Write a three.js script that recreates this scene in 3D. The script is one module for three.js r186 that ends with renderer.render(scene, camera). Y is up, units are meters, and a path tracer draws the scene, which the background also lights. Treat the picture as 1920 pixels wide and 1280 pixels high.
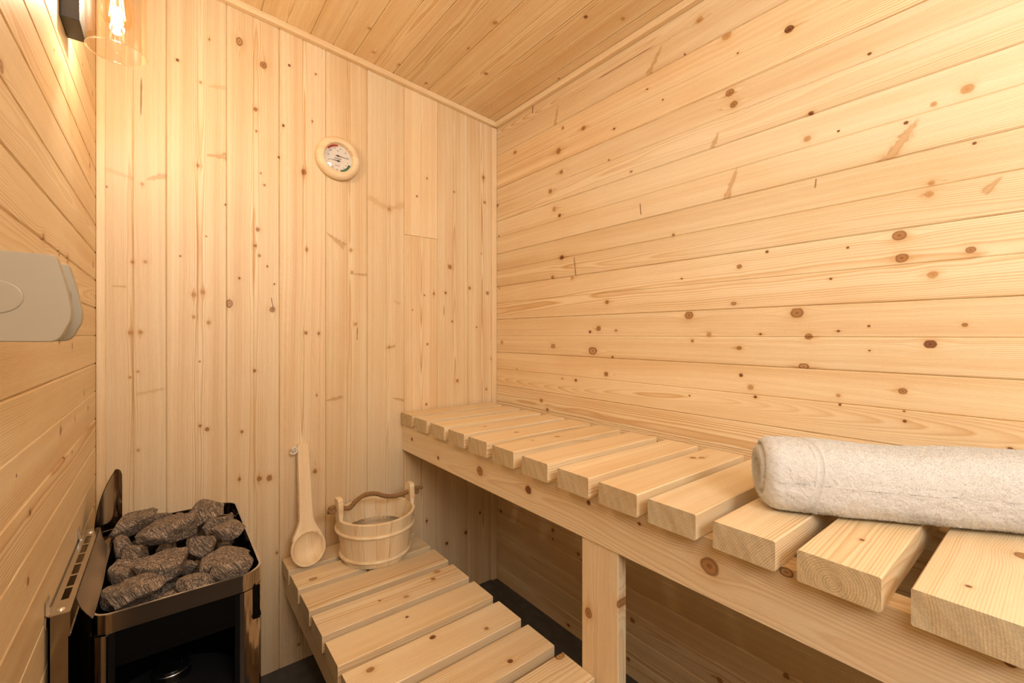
import * as THREE from 'three';
import { RoundedBoxGeometry } from 'three/addons/geometries/RoundedBoxGeometry.js';
import { RectAreaLightUniformsLib } from 'three/addons/lights/RectAreaLightUniformsLib.js';
import { mergeGeometries, mergeVertices } from 'three/addons/utils/BufferGeometryUtils.js';

// ---------------------------------------------------------------- camera, sky, lights, exposure
const ROOM = { w: 1.395, d: 2.7, hl: 2.28, hr: 2.161 };          // width, depth, ceiling height at the left and right wall
const WIN = { x0: 0.05, x1: 0.75, y0: 1.58, y1: 2.18 };           // window in the front wall behind the camera: soft daylight
const WIN2 = { z0: 1.8, z1: 2.5, y0: 1.391, y1: 2.013 };           // second window, in the left wall beside the camera
const scene = new THREE.Scene();
const renderer = new THREE.WebGLRenderer({ antialias: true });
renderer.toneMapping = THREE.LinearToneMapping;
renderer.toneMappingExposure = 1.43;
renderer.shadowMap.enabled = true;

const camera = new THREE.PerspectiveCamera(2 * Math.atan(640 / 825) * 180 / Math.PI, 1.5, 0.02, 50);
const YAW = Math.atan2(649, 825);
camera.position.set(0.155, 1.161, 1.7);
camera.lookAt(0.155 + Math.sin(YAW), 1.161, 1.7 - Math.cos(YAW));
camera.setViewOffset(1920, 1280, 0, 13, 1920, 1280);
scene.add(camera);

scene.background = new THREE.Color().setRGB(0.9, 0.95, 1.0);      // overcast sky outside
RectAreaLightUniformsLib.init();
const daylight = new THREE.RectAreaLight(new THREE.Color().setRGB(0.97, 0.96, 0.95), 13.5, WIN.x1 - WIN.x0 - 0.06, WIN.y1 - WIN.y0 - 0.06);
daylight.name = 'daylight_in_window';
daylight.position.set((WIN.x0 + WIN.x1) / 2, (WIN.y0 + WIN.y1) / 2, ROOM.d + 0.03);
daylight.lookAt((WIN.x0 + WIN.x1) / 2, (WIN.y0 + WIN.y1) / 2, 0);
scene.add(daylight);
const daylight2 = new THREE.RectAreaLight(new THREE.Color().setRGB(0.97, 0.96, 0.95), 4.6, WIN2.z1 - WIN2.z0 - 0.06, WIN2.y1 - WIN2.y0 - 0.06);
daylight2.name = 'daylight_in_side_window';
daylight2.position.set(-0.03, (WIN2.y0 + WIN2.y1) / 2, (WIN2.z0 + WIN2.z1) / 2);
daylight2.lookAt(2, (WIN2.y0 + WIN2.y1) / 2, (WIN2.z0 + WIN2.z1) / 2);
scene.add(daylight2);
const LAMP_COLOR = new THREE.Color().setRGB(1.0, 0.93, 0.85), LAMP_POWER = 0.37;

// ---------------------------------------------------------------- helpers
function mulberry(seed) { let s = seed >>> 0; return () => { s = (s + 0x6D2B79F5) | 0; let t = Math.imul(s ^ (s >>> 15), 1 | s); t = (t + Math.imul(t ^ (t >>> 7), 61 | t)) ^ t; return ((t ^ (t >>> 14)) >>> 0) / 4294967296; }; }
const V = (x, y, z) => new THREE.Vector3(x, y, z);
const used = {};
function numbered(n) { if (!(n in used)) { used[n] = 0; return n; } used[n]++; return n + '_' + String(used[n]).padStart(3, '0'); }
function mesh(name, geo, mat, parent) { const m = new THREE.Mesh(geo, mat); m.name = parent ? name : numbered(name); m.castShadow = m.receiveShadow = true; (parent || scene).add(m); return m; }
function tag(o, label, category, group) { o.userData.label = label; if (category) o.userData.category = category; if (group) o.userData.group = group; return o; }
function thing(name, label, category, pos = [0, 0, 0], group) { const g = new THREE.Group(); g.name = numbered(name); g.position.set(...pos); scene.add(g); return tag(g, label, category, group); }
function structure(name, geo, mat) { const m = mesh(name, geo, mat); m.userData.kind = 'structure'; return m; }
const box = (x0, x1, y0, y1, z0, z1) => new THREE.BoxGeometry(x1 - x0, y1 - y0, z1 - z0).translate((x0 + x1) / 2, (y0 + y1) / 2, (z0 + z1) / 2);
const rbox = (x0, x1, y0, y1, z0, z1, r = 0.003, s = 2) => new RoundedBoxGeometry(x1 - x0, y1 - y0, z1 - z0, s, r).translate((x0 + x1) / 2, (y0 + y1) / 2, (z0 + z1) / 2);
const std = (o) => new THREE.MeshStandardMaterial(o);
const lin = (r, g, b) => new THREE.Color().setRGB(r, g, b);

// smooth tileable noise
const NS = 256, NT = (() => { const r = mulberry(7), t = new Float32Array(NS * NS); for (let i = 0; i < t.length; i++) t[i] = r() * 2 - 1; return t; })();
function noise(x, y) { const xi = Math.floor(x), yi = Math.floor(y); let fx = x - xi, fy = y - yi; fx = fx * fx * (3 - 2 * fx); fy = fy * fy * (3 - 2 * fy); const x0 = xi & 255, x1 = (xi + 1) & 255, y0 = (yi & 255) << 8, y1 = ((yi + 1) & 255) << 8; const a = NT[y0 | x0], b = NT[y0 | x1], c = NT[y1 | x0], d = NT[y1 | x1]; return a + (b - a) * fx + (c - a) * fy + (a - b - c + d) * fx * fy; }
function noise3(x, y, z) { const zi = Math.floor(z); let f = z - zi; f = f * f * (3 - 2 * f); return noise(x + zi * 17.13, y + zi * 31.7) * (1 - f) + noise(x + (zi + 1) * 17.13, y + (zi + 1) * 31.7) * f; }

// ---------------------------------------------------------------- spruce: every board and slat gets its own piece of a wood sheet
const SHEET = 2048, sheets = [];
function newSheet() { const data = new Uint8Array(SHEET * SHEET * 4).fill(255), tex = new THREE.DataTexture(data, SHEET, SHEET); tex.colorSpace = THREE.SRGBColorSpace; tex.magFilter = THREE.LinearFilter; tex.minFilter = THREE.LinearFilter; tex.needsUpdate = true; const s = { data, shelves: [], top: 0, mat: std({ map: tex, bumpMap: tex, bumpScale: 0.00035, roughness: WOOD_ROUGH, metalness: 0 }) }; s.mat.name = 'spruce'; sheets.push(s); return s; }
const WOOD_ROUGH = 0.44;
function alloc(w, h) {
  for (const s of sheets) {
    for (const sh of s.shelves) if (sh.h >= h && sh.h <= h * 1.3 && SHEET - sh.x >= w) { const t = { s, x: sh.x, y: sh.y, w, h }; sh.x += w; return t; }
    if (SHEET - s.top >= h) { const sh = { x: w, y: s.top, h }; s.shelves.push(sh); s.top += h; return { s, x: 0, y: sh.y, w, h }; }
  }
  newSheet(); return alloc(w, h);
}
const EARLY = [238, 218, 181], LATE = [193, 144, 86];
function woodSpec(seed, o = {}) {
  const r = mulberry(seed * 7919 + 13), flat = r() < 0.45;
  return Object.assign({ seed, c0: flat ? 0.02 + 0.1 * r() : (r() < 0.5 ? -1 : 1) * (0.05 + 0.12 * r()), d0: flat ? -(0.015 + 0.05 * r()) : -(0.04 + 0.1 * r()), drift: flat ? 0.02 : 0.006, pitch: 0.0022 + 0.0016 * r(), contrast: 0.45 + 0.45 * r(), tone: (r() - 0.5) * 0.05, warm: (r() - 0.5) * 0.04, knots: [], streaks: [] }, o);
}
const px = [0, 0, 0];
// colour at a point of the board: a along, c across, d depth; kn the knots near this a
function woodPixel(S, a, c, d, kn, C0, D0, endGrain) {
  let cc = c, halo = 0, core = -1, kt = 0, kr = 0;
  for (let i = 0; i < kn.length; i++) {
    const k = kn[i], r = k[2], da = a - k[0], dc = c - k[1], ga = Math.exp(-da * da / (r * r * 12)), ad = Math.abs(dc);
    if (k[3] !== 1 || r > 0.003) cc -= Math.sign(dc) * Math.min(ad, 1.15 * r * ga * Math.exp(-ad / (2.6 * r)));
    const el = k[3] === 2 ? 1.5 : 1.15, q = Math.sqrt(da * da / (r * r * el * el) + dc * dc / (r * r)) * (1 + 0.09 * noise(da / r * 1.3 + i * 7.7, dc / r * 1.3 + S.seed));
    if (q < 1.15) { core = q; kt = k[3]; kr = r; }
    if (q < 5) halo = Math.max(halo, (kt === 1 ? 0.6 : 0.5) * Math.exp(-(q - 1) * 1.1));
  }
  const R = Math.hypot(cc - C0, d - D0), t = R / S.pitch + 0.55 * noise(a * 2.1 + S.seed, c * 26 + d * 26) + 0.25 * noise(a * 9 + S.seed, c * 60 + d * 60);
  const ti = Math.floor(t), f = t - ti;
  let late = f < 0.84 ? Math.pow(f / 0.84, 2.2) : (1 - f) / 0.16;
  late *= S.contrast * (0.62 + 0.38 * noise(ti * 0.73 + S.seed, a * 0.8)) ;
  const mott = noise(a * 3.1 + S.seed * 3.3, c * 14) * 0.5 + noise(a * 11 + S.seed, c * 9 + 5) * 0.28;
  const fib = (NT[(((a * 220) | 0) * 256 + ((c * 2600 + d * 2600) | 0) * 7 + S.seed * 31) & 65535]) * 0.014 + noise(a * 26, c * 900 + d * 900) * 0.018;
  const broad = noise(a * 1.3 + S.seed * 5, c * 40 + d * 40);
  const u = Math.min(1.15, Math.max(0, late * 1.1 + 0.04 + mott * 0.17 + broad * 0.12 + halo * 0.6));
  const m = 1 + S.tone + mott * 0.018 + fib;
  let r = (EARLY[0] + (LATE[0] - EARLY[0]) * u) * m, g = (EARLY[1] + (LATE[1] - EARLY[1]) * u) * m * (1 - S.warm * 0.3), b = (EARLY[2] + (LATE[2] - EARLY[2]) * u) * m * (1 - S.warm);
  if (core >= 0) {
    const ring = 0.5 + 0.5 * Math.sin(core * kr * 4200 + noise(a * 300, c * 300) * 2);
    let kR = 180, kG = 126, kB = 72, w = 0.75;
    if (kt === 1) { kR = 205; kG = 152; kB = 92; w = 0.55; }
    if (kt === 3) { kR = 128; kG = 78; kB = 42; w = 0.85; }
    if (kt === 2) { kR = 206; kG = 158; kB = 104; w = 0.8; }
    const dk = 0.82 + 0.18 * ring; kR *= dk; kG *= dk; kB *= dk;
    if (core < 0.3 && kt !== 1) { kR *= 0.8; kG *= 0.76; kB *= 0.72; }
    const rim = kt === 2 ? Math.exp(-Math.pow((core - 0.95) / 0.16, 2)) * 0.85 : Math.exp(-Math.pow((core - 0.92) / 0.2, 2)) * (kt === 1 ? 0.1 : 0.4);
    kR += (70 - kR) * rim; kG += (38 - kG) * rim; kB += (20 - kB) * rim;
    w *= core < 0.95 ? 1 : Math.max(0, (1.15 - core) / 0.2);
    r += (kR - r) * w; g += (kG - g) * w; b += (kB - b) * w;
  }
  for (const k of S.streaks) {                                       // branch cut lengthwise, resin pocket or split: a, c of both ends, half width, kind
    const ax = k[2] - k[0], cx = k[3] - k[1], L2 = ax * ax + cx * cx, s = ((a - k[0]) * ax + (c - k[1]) * cx) / L2;
    if (s < -0.25 || s > 1.25) continue;
    const e = Math.abs((a - k[0]) * cx - (c - k[1]) * ax) / Math.sqrt(L2), wd = k[4] * (k[5] === 0 ? 0.35 + 0.75 * s : 1) * (1 + 0.35 * noise(s * 6 + k[0] * 50, k[1] * 90));
    const q = e / Math.max(wd, 1e-4), endf = Math.min(1, Math.max(0, (s + 0.12) * 6), Math.max(0, (1.12 - s) * 6));
    if (q > 3.5) continue;
    if (k[5] === 1 || k[5] === 2) { const w = (q < 0.6 ? 1 : Math.max(0, 1 - (q - 0.6) * 1.2)) * endf * (k[5] === 1 ? 0.6 : 0.5); r += (96 - r) * w; g += (54 - g) * w; b += (26 - b) * w; }
    else { const soft = k[5] === 3, rag = noise(a * 160, c * 160) * 0.5, edge = Math.exp(-Math.pow((q - 0.9 + rag * 0.4) / 0.22, 2)) * (0.35 + 0.65 * s) * (soft ? 0 : 1), w = Math.min(1, (q + rag < 0.8 ? 0.5 : 0.5 * Math.exp(-(q + rag - 0.8) * 1.9))) * endf * (soft ? 0.55 : 1), grain = 0.93 + 0.07 * Math.sin(e * 4200 + s * 3 + rag * 4); r += (196 * grain - 52 * edge - r) * w; g += (146 * grain - 52 * edge - g) * w; b += (88 * grain - 38 * edge - b) * w; }
  }
  if (endGrain) { const n = 1 + 0.05 * noise(c * 700, d * 700) + 0.05 * noise(c * 160 + d * 60, d * 30); r *= 0.86 * n; g *= 0.86 * n; b *= 0.84 * n; }
  px[0] = r; px[1] = g; px[2] = b;
}
function axisAt(S, a) { return [S.c0 + S.drift * (noise(a * 1.1 + S.seed * 2.7, S.seed) + 0.3 * noise(a * 4.2 + S.seed, 3)), S.d0 + S.drift * 0.9 * noise(a * 0.9 + S.seed * 1.9, 11.5)]; }
function put(T, i, j) { const o = ((T.y + j) * SHEET + T.x + i) * 4, D = T.s.data; D[o] = px[0] < 0 ? 0 : px[0] > 255 ? 255 : px[0]; D[o + 1] = px[1] < 0 ? 0 : px[1] > 255 ? 255 : px[1]; D[o + 2] = px[2] < 0 ? 0 : px[2] > 255 ? 255 : px[2]; D[o + 3] = 255; }
// flat face of a board: len along u, wid along v
function boardTile(S, len, wid, w, h) {
  const T = alloc(w, h);
  for (let i = 0; i < w; i++) { const a = (i + 0.5) / w * len, kn = S.knots.filter((k) => Math.abs(a - k[0]) < k[2] * 9), [C0, D0] = axisAt(S, a); for (let j = 0; j < h; j++) { woodPixel(S, a, (j + 0.5) / h * wid, 0, kn, C0, D0, false); put(T, i, j); } }
  return Object.assign(T, { len, wid });
}
// four long faces and both ends of a square timber, unrolled: rows = side, top, side; then the two ends
function timberTile(S, len, wid, th, w, ppm) {
  const hs = Math.round(th * ppm), ht = Math.round(wid * ppm), T = alloc(w, hs * 3 + ht);
  for (let i = 0; i < w; i++) {
    const a = (i + 0.5) / w * len, kn = S.knots.filter((k) => Math.abs(a - k[0]) < k[2] * 9), [C0, D0] = axisAt(S, a);
    for (let j = 0; j < hs * 2 + ht; j++) {
      const c = j < hs ? 0 : j < hs + ht ? (j - hs + 0.5) / ht * wid : wid, d = j < hs ? -th + (j + 0.5) / hs * th : j < hs + ht ? 0 : -(j - hs - ht + 0.5) / hs * th;
      woodPixel(S, a, c, d, kn, C0, D0, false); put(T, i, j);
    }
  }
  const ew = Math.min(ht, w >> 1);
  for (let e = 0; e < 2; e++) { const a = e * len, [C0, D0] = axisAt(S, a); for (let i = 0; i < ew; i++) for (let j = 0; j < hs; j++) { woodPixel(S, a, (i + 0.5) / ew * wid, -th + (j + 0.5) / hs * th, [], C0, D0, true); put(T, e * ew + i, hs * 2 + ht + j); } }
  return Object.assign(T, { len, wid, th, hs, ht, ew });
}
const uvOf = (T, i, j) => [(T.x + Math.min(T.w - 0.7, Math.max(0.7, i))) / SHEET, (T.y + Math.min(T.h - 0.7, Math.max(0.7, j))) / SHEET];
// straight piece with the cross section pts [[c, d], ...] (anticlockwise seen from the +a end), placed by origin O and unit axes A, C, N
function prism(pts, a0, a1, O, A, C, N, uvSide, uvEnd) {
  const P = [], M = [], U = [], at = (a, c, d) => V(0, 0, 0).addScaledVector(A, a).addScaledVector(C, c).addScaledVector(N, d).add(O);
  const tri = (v, n, u) => { const s = v[1].clone().sub(v[0]).cross(v[2].clone().sub(v[0])).dot(n) < 0 ? [0, 2, 1] : [0, 1, 2]; for (const k of s) { P.push(v[k].x, v[k].y, v[k].z); M.push(n.x, n.y, n.z); U.push(...u[k]); } };
  for (let k = 0; k < pts.length; k++) {
    const p = pts[k], q = pts[(k + 1) % pts.length], ec = q[0] - p[0], ed = q[1] - p[1], l = Math.hypot(ec, ed) || 1, n = V(0, 0, 0).addScaledVector(C, ed / l).addScaledVector(N, -ec / l), face = [ed / l, -ec / l];
    const v = [at(a0, ...p), at(a1, ...p), at(a1, ...q), at(a0, ...q)], u = [uvSide(a0, p, face), uvSide(a1, p, face), uvSide(a1, q, face), uvSide(a0, q, face)];
    tri([v[0], v[1], v[2]], n, [u[0], u[1], u[2]]); tri([v[0], v[2], v[3]], n, [u[0], u[2], u[3]]);
  }
  for (let e = 0; e < 2; e++) { const a = e ? a1 : a0, n = A.clone().multiplyScalar(e ? 1 : -1); for (const f of THREE.ShapeUtils.triangulateShape(pts.map((p) => new THREE.Vector2(...p)), [])) tri(f.map((k) => at(a, ...pts[k])), n, f.map((k) => uvEnd(e, pts[k], a))); }
  const g = new THREE.BufferGeometry(); g.setAttribute('position', new THREE.Float32BufferAttribute(P, 3)); g.setAttribute('normal', new THREE.Float32BufferAttribute(M, 3)); g.setAttribute('uv', new THREE.Float32BufferAttribute(U, 2)); return g;
}
const X = V(1, 0, 0), Y = V(0, 1, 0), Z = V(0, 0, 1), NX = V(-1, 0, 0), NY = V(0, -1, 0), NZ = V(0, 0, -1);
// tongue and groove board: chamfered edges, a groove along the middle
function boardGeometry(T, wid, a0, a1, O, A, C, N, groove = true, aOff = 0) {
  const ch = 0.0028, g = 0.0026, gap = 0.0003, th = 0.014;
  const pts = [[gap, -th], [wid - gap, -th], [wid - gap, -ch], [wid - gap - ch, 0], ...(groove ? [[wid / 2 + g, 0], [wid / 2, -g], [wid / 2 - g, 0]] : []), [gap + ch, 0], [gap, -ch]];
  const uv = (a, p) => uvOf(T, (a - aOff) / T.len * T.w, p[0] / T.wid * T.h);
  return prism(pts, a0, a1, O, A, C, N, uv, (e, p, a) => uv(a, p));
}
function timberGeometry(T, O, A, C, N, ch = 0.002, len = T.len) {
  const w = T.wid, t = T.th, pts = [[ch, -t], [w - ch, -t], [w, -t + ch], [w, -ch], [w - ch, 0], [ch, 0], [0, -ch], [0, -t + ch]];
  const side = (a, p, f) => uvOf(T, a / T.len * T.w, f[0] < -0.9 ? (p[1] + t) / t * T.hs : f[0] > 0.9 ? T.hs + T.ht - p[1] / t * T.hs : T.hs + p[0] / w * T.ht);
  const end = (e, p) => uvOf(T, e * T.ew + 0.7 + p[0] / w * (T.ew - 1.4), T.hs * 2 + T.ht + (p[1] + t) / t * T.hs);
  return prism(pts, 0, len, O, A, C, N, side, end);
}

// knots and streaks of the two visible walls, in metres: along, across, radius, kind (0 sound, 1 faint, 2 ringed, 3 dark)
const KNOTS_RIGHT = [[0.45,1.982,0.0056,0],[0.56,1.941,0.0075,0],[0.705,1.885,0.004,3],[0.426,1.898,0.0114,0],[0.442,1.809,0.0079,0],[0.777,1.713,0.0038,2],[0.378,1.748,0.0093,0],[1.109,1.837,0.0103,0],[1.12,1.8,0.0094,0],[1.258,1.934,0.0093,3],[1.42,1.79,0.0032,3],[1.573,1.644,0.0089,1],[1.525,1.634,0.0047,1],[1.298,1.642,0.007,1],[1.482,1.612,0.0036,3],[1.1,2.002,0.0112,1],[1.583,1.534,0.0028,3],[1.522,1.473,0.0047,1],[1.518,1.451,0.0064,1],[0.879,2.154,0.0045,3],[1.021,2.091,0.0084,1],[1.306,1.702,0.0049,3],[0.431,1.638,0.0068,3],[0.84,1.965,0.0028,3],[0.682,1.782,0.003,3],[0.898,1.906,0.0027,3],[0.401,1.67,0.0092,1],[1.131,1.937,0.0023,3],[1.362,1.638,0.0027,3],[0.973,2.013,0.0026,3],[0.444,1.468,0.009,3],[0.501,1.381,0.0066,1],[0.935,1.471,0.0044,0],[1.471,1.374,0.011,0],[1.475,1.325,0.0097,0],[1.578,1.327,0.0067,0],[1.524,1.284,0.0076,1],[1.135,1.348,0.0062,0],[1.206,1.378,0.0037,3],[1.38,1.362,0.0026,3],[0.963,1.332,0.0026,3],[1.347,1.293,0.0027,3],[0.673,1.277,0.0071,0],[1.12,1.247,0.0047,2],[0.987,1.219,0.012,0],[1.276,1.215,0.0128,0],[0.634,1.183,0.0093,0],[0.593,1.171,0.0053,3],[0.713,1.175,0.004,0],[1.049,1.161,0.0066,1],[1.301,1.156,0.0076,0],[1.19,1.162,0.003,3],[1.362,1.169,0.0027,3],[1.419,1.18,0.0025,3],[1.57,1.18,0.0039,0],[1.52,1.141,0.0088,3],[0.395,1.114,0.0081,2],[0.607,1.101,0.0136,2],[0.998,1.142,0.0042,0],[1.135,1.124,0.0055,0],[1.291,1.082,0.0077,2],[1.477,1.04,0.0067,0],[1.165,1.019,0.0069,1],[1.177,0.994,0.0038,3],[1.362,1.018,0.004,1],[1.48,0.976,0.003,3],[0.447,0.986,0.0034,1],[0.698,1.081,0.004,3],[1.42,1.125,0.0019,3],[0.989,0.977,0.0026,3],[1.479,0.997,0.0018,3]];
const STREAKS_RIGHT = [[0.423,2.079,0.406,2.011,0.0057,0],[0.893,2.077,0.846,2.013,0.0065,0],[1.498,1.608,1.45,1.54,0.0124,0],[1.127,1.616,1.098,1.54,0.008,0],[1.076,1.736,1.059,1.701,0.0057,0],[0.813,1.595,0.816,1.561,0.0019,1],[0.27,2.154,0.266,2.112,0.0024,1],[1.317,1.538,1.315,1.518,0.0014,1],[0.649,2.094,0.851,2.094,0.0018,1],[1.618,1.458,1.596,1.434,0.0055,0],[0.512,1.458,0.521,1.387,0.0022,1]];
const KNOTS_BACK = [[2.129,0.346,0.0093,2],[2.078,0.416,0.0102,0],[2.005,0.183,0.0043,3],[1.92,0.393,0.0061,0],[1.847,0.395,0.0034,0],[2.107,0.496,0.0042,3],[2.108,0.584,0.0036,0],[1.89,0.477,0.0042,3],[1.743,0.543,0.0086,0],[1.606,0.1,0.0041,1],[1.516,0.399,0.0061,0],[1.46,0.391,0.004,0],[1.467,0.553,0.0043,2],[2.102,0.264,0.0026,0],[1.473,0.256,0.0025,0],[1.693,0.235,0.005,1],[1.933,0.572,0.0029,0],[1.708,0.408,0.0027,0],[1.67,0.419,0.0034,0],[1.776,0.463,0.0035,3],[1.957,0.241,0.0038,1],[1.802,0.01,0.0023,3],[1.583,0.307,0.0026,3],[1.582,0.022,0.0023,3],[1.262,0.318,0.0091,2],[1.247,0.443,0.0083,0],[1.286,0.224,0.0063,1],[1.295,0.247,0.0057,1],[1.216,0.224,0.0044,1],[1.199,0.262,0.0051,1],[1.167,0.55,0.0057,0],[1.165,0.594,0.0044,0],[1.039,0.39,0.0047,0],[0.873,0.24,0.0038,0],[0.86,0.258,0.0057,0],[0.839,0.353,0.0046,0],[0.673,0.404,0.0074,0],[0.672,0.434,0.0075,0],[1.347,0.346,0.0033,3],[1.166,0.073,0.0053,1],[1.168,0.096,0.0053,1],[1.373,0.078,0.0041,1],[1.377,0.107,0.0042,1],[0.663,0.582,0.0058,0],[1.46,0.392,0.004,0],[1.428,0.404,0.0041,0],[1.394,0.428,0.0027,3],[1.036,0.073,0.0035,1],[1.052,0.09,0.0029,1],[0.82,0.091,0.0035,1],[1.403,0.19,0.0025,3],[1.335,0.449,0.0028,3],[1.076,0.239,0.0025,0],[0.683,0.346,0.0046,0],[0.94,0.587,0.0029,0],[0.833,0.008,0.0028,1],[1.895,1.323,0.0065,0],[1.742,0.984,0.0034,3],[1.827,1.031,0.0034,0],[1.78,1.329,0.0056,0],[1.796,1.165,0.0036,0],[1.46,1.143,0.0089,0],[1.356,1.345,0.0075,0],[1.344,1.121,0.0044,3],[1.373,1.246,0.0064,0],[1.328,1.019,0.0034,0],[1.337,1.064,0.0043,0],[1.219,1.155,0.0036,3],[1.195,1.284,0.0028,3],[1.263,0.964,0.0025,0],[1.12,1.033,0.0043,0],[0.954,1.181,0.0063,0],[0.904,1.339,0.0047,0],[0.863,1.028,0.0043,0],[1.666,0.862,0.0064,1],[1.483,0.71,0.0061,1],[1.399,0.714,0.0046,1],[1.11,0.862,0.0048,1],[1.201,0.727,0.0054,1],[1.047,1.368,0.0047,0],[1.538,1.312,0.0028,3],[0.664,0.581,0.0065,0],[0.864,1.028,0.0048,0],[0.669,0.434,0.0085,0],[0.406,0.457,0.0039,0],[0.366,1.03,0.0048,3],[0.262,1.226,0.0072,3],[0.242,1.127,0.0069,3],[0.333,1.303,0.0052,3],[0.059,0.526,0.0048,0],[0.681,0.956,0.0028,3]];
const STREAKS_BACK = [[1.732,0.259,1.74,0.31,0.0078,0],[1.623,0.112,1.644,0.156,0.0061,0],[1.913,0.098,1.815,0.097,0.0018,2],[1.63,0.024,1.619,0.078,0.0047,3],[1.953,0.264,1.962,0.307,0.0039,3],[1.3,0.032,1.3,0.062,0.0023,0],[1.286,0.44,1.252,0.446,0.0014,1],[0.986,0.089,0.996,0.149,0.003,3],[1.536,0.623,1.495,0.684,0.0076,0],[1.393,0.707,1.393,0.77,0.0031,0],[0.917,0.619,0.925,0.677,0.0053,0],[1.186,0.735,1.143,0.734,0.0015,1],[1.286,1.113,1.246,1.113,0.0013,1],[1.699,0.78,1.668,0.849,0.008,3],[1.666,0.862,1.694,0.926,0.0082,3],[1.297,0.883,1.287,0.909,0.0033,3],[1.106,0.849,1.115,0.887,0.0049,0],[0.903,0.879,0.891,0.926,0.0041,0]];
const KNOTS_BEAM = [[0.567,0.739,0.0132,0],[0.799,0.745,0.01,3],[1.013,0.775,0.0049,3],[1.299,0.747,0.0144,0],[1.423,0.789,0.0067,2],[1.655,0.783,0.0043,3],[0.091,0.748,0.0063,3],[0.303,0.721,0.0057,3],[1.151,0.773,0.0033,3]];
const KNOTS_POST = [[0.518,1.011,0.0099,0],[0.578,1.102,0.0092,0],[0.694,1.027,0.0061,0]];

// ---------------------------------------------------------------- room shell: backing walls that carry the boards
const backing = std({ color: 0xa87540, roughness: 0.9 }); backing.name = 'dark board backing';
const shell = (name, geo, mat, label) => { const m = structure(name, geo, mat); m.userData.label = label; return m; };
const ceilingY = (x) => ROOM.hl + (ROOM.hr - ROOM.hl) * x / ROOM.w;
const B = 0.1555, BB = 0.1544;
function pick(knots, streaks, a0, a1, c0, c1, swap) {              // knots of a wall that fall on one board, in the board's own measures
  return { knots: knots.filter((k) => k[1] > c0 - 0.004 && k[1] < c1 + 0.004 && k[0] > a0 - 0.05 && k[0] < a1 + 0.05).map((k) => [k[0] - a0, k[1] - c0, k[2] * 0.92, k[3]]), streaks: streaks.filter((k) => (k[1] + k[3]) / 2 > c0 && (k[1] + k[3]) / 2 < c1 && k[0] > a0 - 0.1 && k[0] < a1 + 0.1).map((k) => [k[0] - a0, k[1] - c0, k[2] - a0, k[3] - c0, k[4], k[5]]) };
}
function randomKnots(seed, len, wid, n, kindOf = (r) => (r < 0.45 ? 0 : r < 0.75 ? 3 : 1)) { const r = mulberry(seed * 131 + 5), out = []; for (let i = 0; i < n; i++) { const kind = kindOf(r()); out.push([r() * len, r() * wid, (kind === 3 ? 0.0022 : 0.0045) + r() * 0.0035, kind]); } return out; }

const floorMat = (() => { const n = 512, d = new Uint8Array(n * n * 4); for (let j = 0; j < n; j++) for (let i = 0; i < n; i++) { const v = 74 + 7 * noise(i * 0.05, j * 0.05) + 8 * NT[(i * 7 + j * 256 * 3) & 65535] * 0.6, o = (j * n + i) * 4; d[o] = v * 1.03; d[o + 1] = v; d[o + 2] = v * 0.96; d[o + 3] = 255; } const t = new THREE.DataTexture(d, n, n); t.colorSpace = THREE.SRGBColorSpace; t.magFilter = THREE.LinearFilter; t.wrapS = t.wrapT = THREE.RepeatWrapping; t.repeat.set(4, 4); t.needsUpdate = true; return std({ map: t, roughness: 0.7 }); })();
shell('floor', box(-0.11, ROOM.w + 0.11, -0.08, 0, -0.11, ROOM.d + 0.11), floorMat, 'dark grey mineral floor under the sauna benches');

// back wall, upright boards
const backTiles = [];
{
  const w = shell('wall_back', box(-0.11, ROOM.w + 0.11, -0.08, 2.4, -0.11, -0.0145), backing, 'back wall of upright pale spruce boards');
  for (let k = 0; k < 9; k++) {
    const x0 = 0.0018 + BB * k, x1 = Math.min(x0 + BB, ROOM.w - 0.0005), wid = x1 - x0, len = 2.3, S = woodSpec(100 + k, pick(KNOTS_BACK, STREAKS_BACK, 0, len, x0, x1));
    S.c0 = BB / 2 + (k % 3 - 1) * 0.006; S.d0 = -(0.012 + 0.014 * ((k * 7) % 5) / 4); S.drift = 0.01; S.pitch = 0.0025 + 0.0005 * (k % 3); S.contrast = 0.5 + 0.09 * ((k * 3) % 5);
    if (k === 6) {                                                  // this course is pieced from two boards with a butt joint
      const T = boardTile(S, len, BB, 2048, 256); backTiles.push(T);
      mesh('board', boardGeometry(T, wid, 0.001, 1.5735, V(x0, 0, 0), Y, X, Z), T.s.mat, w);
      const T2 = boardTile(woodSpec(190, { ...pick(KNOTS_BACK, STREAKS_BACK, 1.57, 2.3, x0, x1), c0: BB / 2, d0: -0.03, drift: 0.008, contrast: 0.5 }), 0.75, BB, 672, 256);
      mesh('board', boardGeometry(T2, wid, 1.5748, 2.285, V(x0, 0, 0), Y, X, Z, true, 1.57), T2.s.mat, w);
      continue;
    }
    const T = boardTile(S, len, BB, 2048, 256); backTiles.push(T);
    mesh('board', boardGeometry(T, wid, 0.001, ceilingY(x0) + 0.006, V(x0, 0, 0), Y, X, Z), T.s.mat, w);
  }
}
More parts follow.
